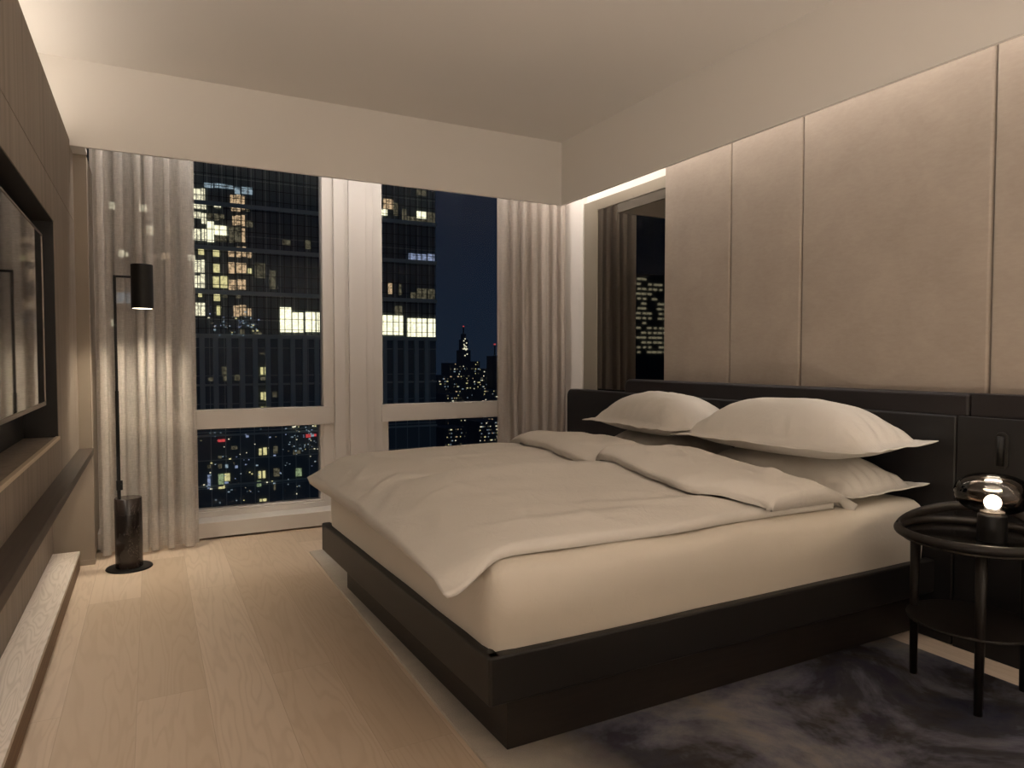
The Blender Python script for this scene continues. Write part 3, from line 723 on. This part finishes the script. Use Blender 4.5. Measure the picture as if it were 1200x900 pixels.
# table lamp
GX, GYY = 2.60, 1.335
tl = thing('table_lamp', 'small glowing lamp with a wide smoked glass globe on the bedside table', 'table lamp', (GX, GYY, 0.566))
link('lamp_base', lathe(bmesh.new(), [(0, 0.566), (0.045, 0.566), (0.046, 0.568), (0.044, 0.655), (0.041, 0.658), (0, 0.658)], GX, GYY, 48), M['black'], tl, bevel=0)
prof = [(0.044, 0.662)]
for k in range(1, 30):
    a = -PI / 2 + PI * k / 30
    r = 0.044 * 0 + 0.117 * max(0.0, math.cos(a)) ** 0.72
    if r < 0.044 and a < 0: continue
    prof.append((r, 0.731 + 0.069 * math.sin(a)))
prof.append((0.0, 0.800))
inner = [(max(r - 0.0025, 0.0), z - (0.0025 if z > 0.731 else -0.0015)) for r, z in reversed(prof)]
bm = lathe(bmesh.new(), prof + inner, GX, GYY, 64)
link('glass_globe', bm, M['smoke'], tl, smooth=True)
link('collar', lathe(bmesh.new(), [(0, 0.6585), (0.036, 0.6585), (0.036, 0.668), (0.014, 0.669), (0.014, 0.678), (0, 0.678)], GX, GYY, 32), M['tvframe'], tl)
M['bulb'] = emit('bulb_glow', (1.0, 0.93, 0.80, 1), 9.0)
bm = bmesh.new(); bmesh.ops.create_icosphere(bm, subdivisions=4, radius=0.026, matrix=Matrix.Translation((GX, GYY, 0.700)))
link('bulb', bm, M['bulb'], tl, smooth=True)
o = link('power_cord', tube(bmesh.new(), [(2.949, 1.32, 0.16), (2.93, 1.33, 0.10), (2.88, 1.335, 0.055), (2.82, 1.32, 0.03), (2.74, 1.26, 0.015), (2.70, 1.18, 0.015)], 0.003, 8), M['black'], None, smooth=True)
tag(o, 'thin black power cord drooping from the headboard behind the bedside table', 'cord')

# ------------------------------------------------------------------ the city outside
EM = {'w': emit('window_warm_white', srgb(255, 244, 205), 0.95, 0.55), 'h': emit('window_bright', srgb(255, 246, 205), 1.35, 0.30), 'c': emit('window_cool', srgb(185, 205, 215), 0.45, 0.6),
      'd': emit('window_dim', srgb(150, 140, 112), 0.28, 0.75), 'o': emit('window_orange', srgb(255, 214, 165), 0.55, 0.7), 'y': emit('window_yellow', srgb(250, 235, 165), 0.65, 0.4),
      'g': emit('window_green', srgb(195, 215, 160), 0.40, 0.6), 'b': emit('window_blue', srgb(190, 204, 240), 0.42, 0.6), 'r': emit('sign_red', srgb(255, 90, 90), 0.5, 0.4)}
m = M['facade'] = mat('tower_glass', srgb(120, 126, 128), 0.5, spec=0.3); t = NT(m)
sp = t.n('ShaderNodeTexBrick'); 
v = t.coords('Object', (1, 1, 1), (PI / 2, 0, 0)); t.l(v, sp.inputs['Vector'])
sp.inputs['Scale'].default_value = 1.0; sp.inputs['Brick Width'].default_value = 1.65; sp.inputs['Row Height'].default_value = 3.4; sp.inputs['Mortar Size'].default_value = 0.05
sp.offset = 0.0
sp.inputs['Color1'].default_value = srgb(112, 120, 124); sp.inputs['Color2'].default_value = srgb(128, 134, 134); sp.inputs['Mortar'].default_value = srgb(190, 196, 190)
t.color(sp.outputs['Color'])
M['fin'] = mat('tower_fin', srgb(196, 202, 192), 0.7); t = NT(M['fin']); t.bump(t.noise(t.coords(), 2, 2), 0.1, 0.01)
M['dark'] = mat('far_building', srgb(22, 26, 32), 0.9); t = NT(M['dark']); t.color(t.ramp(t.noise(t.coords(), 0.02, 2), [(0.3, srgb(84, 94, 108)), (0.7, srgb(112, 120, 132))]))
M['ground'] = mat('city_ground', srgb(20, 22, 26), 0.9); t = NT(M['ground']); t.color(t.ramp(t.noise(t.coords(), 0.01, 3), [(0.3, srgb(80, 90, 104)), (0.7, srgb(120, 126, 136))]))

FY = 90.0
tw = thing('office_tower', 'dark glass office tower with scattered lit windows filling the left window', 'building', (8, FY + 15, -130))
link('tower_body', B(-30, 35.3, FY, FY + 40, -130, 75), M['facade'], tw)
bm = bmesh.new()
for k, z in enumerate([4.0 + 5.25 * i for i in range(0, 13)]): box(bm, -30, 35.4, FY - 0.25, FY, z - 0.25, z + 0.25)
for z in (-1.9, -8.0, -14.1, -20.2): box(bm, -30, 35.4, FY - 0.15, FY, z - 0.12, z + 0.12)
link('floor_band', bm, M['fin'], tw)
bm = bmesh.new()
for i in range(-22, 23):
    x = 5.5 + 1.49 * i
    if x > 35: break
    box(bm, x - 0.28, x + 0.28, FY - 0.45, FY, -5.6, 4.0)
link('cladding_fin', bm, M['fin'], tw)
M['mull'] = mat('dark_mullion', srgb(26, 29, 30), 0.6); t = NT(M['mull']); t.bump(t.noise(t.coords(), 2, 2), 0.1, 0.01)
bm = bmesh.new()
for i in range(-34, 43):
    x = 0.2 + 0.825 * i
    if x < 35: box(bm, x - 0.035, x + 0.035, FY - 0.22, FY - 0.12, 4.3, 40)
for k in range(22): box(bm, -30, 35.3, FY - 0.20, FY - 0.121, 4.9 + 1.31 * k - 0.03, 4.9 + 1.31 * k + 0.03)
link('curtain_wall_grid', bm, M['mull'], tw)
rw = random.Random(4)
extra = []
for i in range(26):                                   # rooms behind the sheer curtain
    x = rw.uniform(-7.5, 4.2); z = 4.6 + 2.62 * rw.randint(0, 8) + 0.3
    extra.append((rw.choice('wwcdohd'), x, z, x + rw.uniform(0.5, 1.1), z + rw.uniform(0.6, 1.3)))
for k, (c, x0, z0, x1, z1) in enumerate(sorted(WINS, key=lambda w: -(w[3] - w[1]) * (w[4] - w[2]))):
    if k < 98:
        link('window', B(x0, x1, FY - 0.12 if z0 > 4 or True else FY, FY + 0.02, z0, z1), EM[c], tw)
rest = sorted(WINS, key=lambda w: -(w[3] - w[1]) * (w[4] - w[2]))[98:] + extra
bms = {}
for (c, x0, z0, x1, z1) in rest: box(bms.setdefault(c, bmesh.new()), x0, x1, FY - 0.12, FY + 0.02, z0, z1)
for c, b in bms.items():
    o = link('small_windows', b, EM[c], tw); o['kind'] = 'stuff'
# tiny specks: city lights reflected in the facade, painted on as emissive boxes
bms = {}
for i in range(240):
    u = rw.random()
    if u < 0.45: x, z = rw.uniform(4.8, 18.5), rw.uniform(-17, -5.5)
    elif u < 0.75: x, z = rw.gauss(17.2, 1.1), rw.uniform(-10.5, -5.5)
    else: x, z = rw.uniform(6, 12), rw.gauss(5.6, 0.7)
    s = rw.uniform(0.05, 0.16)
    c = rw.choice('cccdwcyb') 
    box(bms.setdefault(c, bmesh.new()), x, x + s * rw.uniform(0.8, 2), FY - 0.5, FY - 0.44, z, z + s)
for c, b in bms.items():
    o = link('painted_glints', b, EM[c], tw); o['kind'] = 'stuff'

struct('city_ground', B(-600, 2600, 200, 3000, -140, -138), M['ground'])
SKY = [ # x, y, width, depth, top z, kind, label
    (395, 900, 22, 22, -4, 'spire', 'tall stepped tower with a red light on its spire, beyond the right pane'),
    (369, 880, 20, 30, -4, '', 'distant slab with many lit windows just left of the spire tower'),
    (344, 865, 16, 30, -20, '', 'low dark distant block at the left end of the skyline beside the glass tower'),
    (332, 800, 24, 30, -42, '', 'broad low distant block beside the edge of the glass tower'),
    (420, 945, 20, 30, -24, '', 'mid height distant block just right of the spire tower'),
    (438, 965, 12, 30, -2, '', 'slim distant block second from the right curtain'),
    (447, 905, 12, 30, 6, 'mast', 'slim distant tower with a red mast light right beside the right curtain'),
    (400, 820, 26, 30, -46, '', 'wide speckled distant block low beside the right curtain'),
    (308, 700, 26, 30, -50, '', 'speckled block just under the skyline, left of the centre of the right pane'),
    (365, 765, 22, 30, -36, '', 'speckled block in front of the slim distant tower by the right curtain'),
    (472, 1010, 20, 30, -14, '', 'farthest low block between the spire tower and the right curtain'),
    (295, 625, 22, 30, -60, '', 'nearer lit block seen above the transom by the right curtain'),
    (248, 600, 22, 30, -62, '', 'nearer lit block seen beside the lower edge of the glass tower'),
    (221, 520, 24, 30, -72, '', 'low lit block seen through the lower right pane below the spire tower'),
    (197, 425, 20, 30, -58, '', 'lit block seen through the lower right pane by the right curtain'),
    (154, 385, 16, 24, -64, '', 'nearest low block seen through the lower right pane beside the glass tower')]
rs = random.Random(12)
for (x, y, w, d, zt, kd, nm) in SKY:
    b = thing('skyline_building', nm, 'building', (x, y, -138), 'distant skyline buildings')
    bm = B(x - w / 2, x + w / 2, y - d / 2, y + d / 2, -138, zt)
    if kd == 'spire':
        box(bm, x - 7, x + 7, y - 9, y + 9, zt, 14); box(bm, x - 4.5, x + 4.5, y - 6, y + 6, 14, 29); box(bm, x - 2.5, x + 2.5, y - 3.5, y + 3.5, 29, 37); box(bm, x - 0.8, x + 0.8, y - 0.8, y + 0.8, 37, 47)
    if kd == 'mast': box(bm, x - 0.8, x + 0.8, y - 0.8, y + 0.8, zt, zt + 16)
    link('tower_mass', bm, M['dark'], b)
    sets = {}
    sz = y / 900.0
    n = int((22 if kd == 'spire' else 42) * (w / 22) * (1.5 if zt < -45 else 1))
    z_lo = max(-110, zt - 75)
    for i in range(n):
        wx = x + rs.uniform(-w / 2 + 0.5, w / 2 - 1.5); wz = zt - 1.5 - abs(rs.gauss(0, 0.45)) * (zt - z_lo)
        wz = zt - 2 - round((zt - 2 - wz) / 3.4) * 3.4
        c = rs.choice('wyyowcddddc'); q = rs.choice((0.8, 1.0, 1.3, 2.4))
        box(sets.setdefault(c, bmesh.new()), wx, wx + q * sz, y - d / 2 - 0.4, y - d / 2 + 0.1, wz, wz + 1.25 * sz)
    if kd == 'spire':
        for i in range(14):
            wx = x + rs.uniform(-4, 2); wz = rs.uniform(2, 34)
            if abs(wx - x) > (5 if wz < 14 else 3 if wz < 29 else 1.2): continue
            hd = 9 if wz < 14 else 6 if wz < 29 else 3.5
            box(sets.setdefault('w', bmesh.new()), wx, wx + 1.6, y - hd - 0.4, y - hd + 0.1, wz, wz + 1.4)
        box(sets.setdefault('w', bmesh.new()), x - 3.5, x + 3.5, y - 6.5, y - 5.9, 15, 16.6)
        link('beacon', B(x - 0.8, x + 0.8, y - 0.8, y + 0.8, 47, 48.6), EM['r'], b)
    if kd == 'mast': link('beacon', B(x - 1.1, x + 1.1, y - 1.1, y + 1.1, zt + 16, zt + 18), EM['r'], b)
    for c, q in sets.items():
        o = link('lit_windows', q, EM[c], b); o['kind'] = 'stuff'

# a building seen only as a reflection in the smoked mirror
b = thing('skyline_building', 'distant night office block with stacked lit floors, reflected in the smoked mirror', 'building', (-200, 262, -130), 'distant skyline buildings')
link('tower_mass', B(-214, -184, 250, 280, -130, 40), M['dark'], b)
bm = bmesh.new()
for k in range(16):
    for i in range(9):
        if rs.random() < 0.72: box(bm, -212.5 + 3.1 * i, -212.5 + 3.1 * i + rs.uniform(1.2, 2.7), 249.6, 250.1, 37 - 2.2 * k, 37 - 2.2 * k + 0.9)
o = link('lit_windows', bm, EM['w'], b); o['kind'] = 'stuff'
# ------------------------------------------------------------------ sky
w = bpy.data.worlds.new('night_sky'); scene.world = w; w.use_nodes = True
nt = w.node_tree; bg = nt.nodes['Background']
tcn = nt.nodes.new('ShaderNodeTexCoord'); sx_ = nt.nodes.new('ShaderNodeSeparateXYZ'); nt.links.new(tcn.outputs['Generated'], sx_.inputs[0])
rp = nt.nodes.new('ShaderNodeValToRGB'); e = rp.color_ramp.elements
e[0].position = 0.0; e[0].color = srgb(26, 36, 50); e[1].position = 0.35; e[1].color = srgb(21, 27, 40)
nt.links.new(sx_.outputs[2], rp.inputs[0]); nt.links.new(rp.outputs[0], bg.inputs['Color']); bg.inputs['Strength'].default_value = 0.85

# ------------------------------------------------------------------ lights
def area(name, loc, rot, sx, sy, power, color, spread=180):
    l = bpy.data.lights.new(name, 'AREA'); l.shape = 'RECTANGLE'; l.size = sx; l.size_y = sy; l.energy = power; l.color = color; l.spread = math.radians(spread)
    o = bpy.data.objects.new(name, l); COL.objects.link(o); o.location = loc; o.rotation_euler = rot; return o
def spot(name, loc, target, power, color, ang, blend=0.6, r=0.04):
    l = bpy.data.lights.new(name, 'SPOT'); l.energy = power; l.color = color; l.spot_size = math.radians(ang); l.spot_blend = blend; l.shadow_soft_size = r
    o = bpy.data.objects.new(name, l); COL.objects.link(o); o.location = loc
    o.rotation_euler = (Vector(target) - Vector(loc)).to_track_quat('-Z', 'Y').to_euler(); return o
WARM = (1.0, 0.87, 0.73); PINK = (1.0, 0.91, 0.83)
# LED strips in the coves and under the ledge
area('cove_strip_headboard', (2.90, 1.25, 2.82), (0, 0, 0), 0.05, 7.2, 32, PINK)
area('cove_strip_window', (1.45, 4.62, 2.82), (0, 0, 0), 3.3, 0.05, 15.5, (1.0, 0.93, 0.87))
area('cove_strip_media_wall', (-0.62, 1.2, 2.43), (PI, 0, 0), 0.08, 6.8, 17, WARM)
area('ledge_strip', (-0.40, 1.8, 0.64), (0, -0.5, 0), 0.04, 5.4, 9, WARM)
# unseen fill lights, added to lift the ceiling and bounce off the back wall
area('uplight_fill', (0.9, 0.35, 0.42), (PI, 0, 0), 0.22, 0.22, 40, (1.0, 0.85, 0.71))
area('back_wall_fill', (1.2, -1.7, 2.80), (-0.75, 0, 0), 2.8, 0.08, 54, WARM)
# glow of the city and the sky on the building fronts outside
l = bpy.data.lights.new('city_glow', 'SUN'); l.energy = 0.022; l.color = (0.97, 1.0, 0.97); l.angle = math.radians(20)
o = bpy.data.objects.new('city_glow', l); COL.objects.link(o); o.rotation_euler = (Vector((0.25, 1.0, -0.8))).to_track_quat('-Z', 'Y').to_euler()
# unseen downlights, added as ambient fill; table shadow sets the right-hand one
for (x, y, p) in ((2.85, 0.75, 3), (1.85, 1.55, 11)):
    spot('unseen_downlight', (x, y, ZC - 0.02), (x, y, 0), p, WARM, 110, 0.9, 0.05)
spot('floor_lamp_light', (sx, LY, 1.484), (sx, LY, 0), 46, (1.0, 0.86, 0.66), 130, 1.0, 0.045)
l = bpy.data.lights.new('table_lamp_light', 'POINT'); l.energy = 2.0; l.color = (1.0, 0.85, 0.62); l.shadow_soft_size = 0.028
o = bpy.data.objects.new('table_lamp_light', l); COL.objects.link(o); o.location = (GX, GYY, 0.700 + 0.03)

vs = scene.view_settings
vs.view_transform = 'Standard'; vs.look = 'None'; vs.gamma = 1.0; vs.use_curve_mapping = False; vs.exposure = 0.0
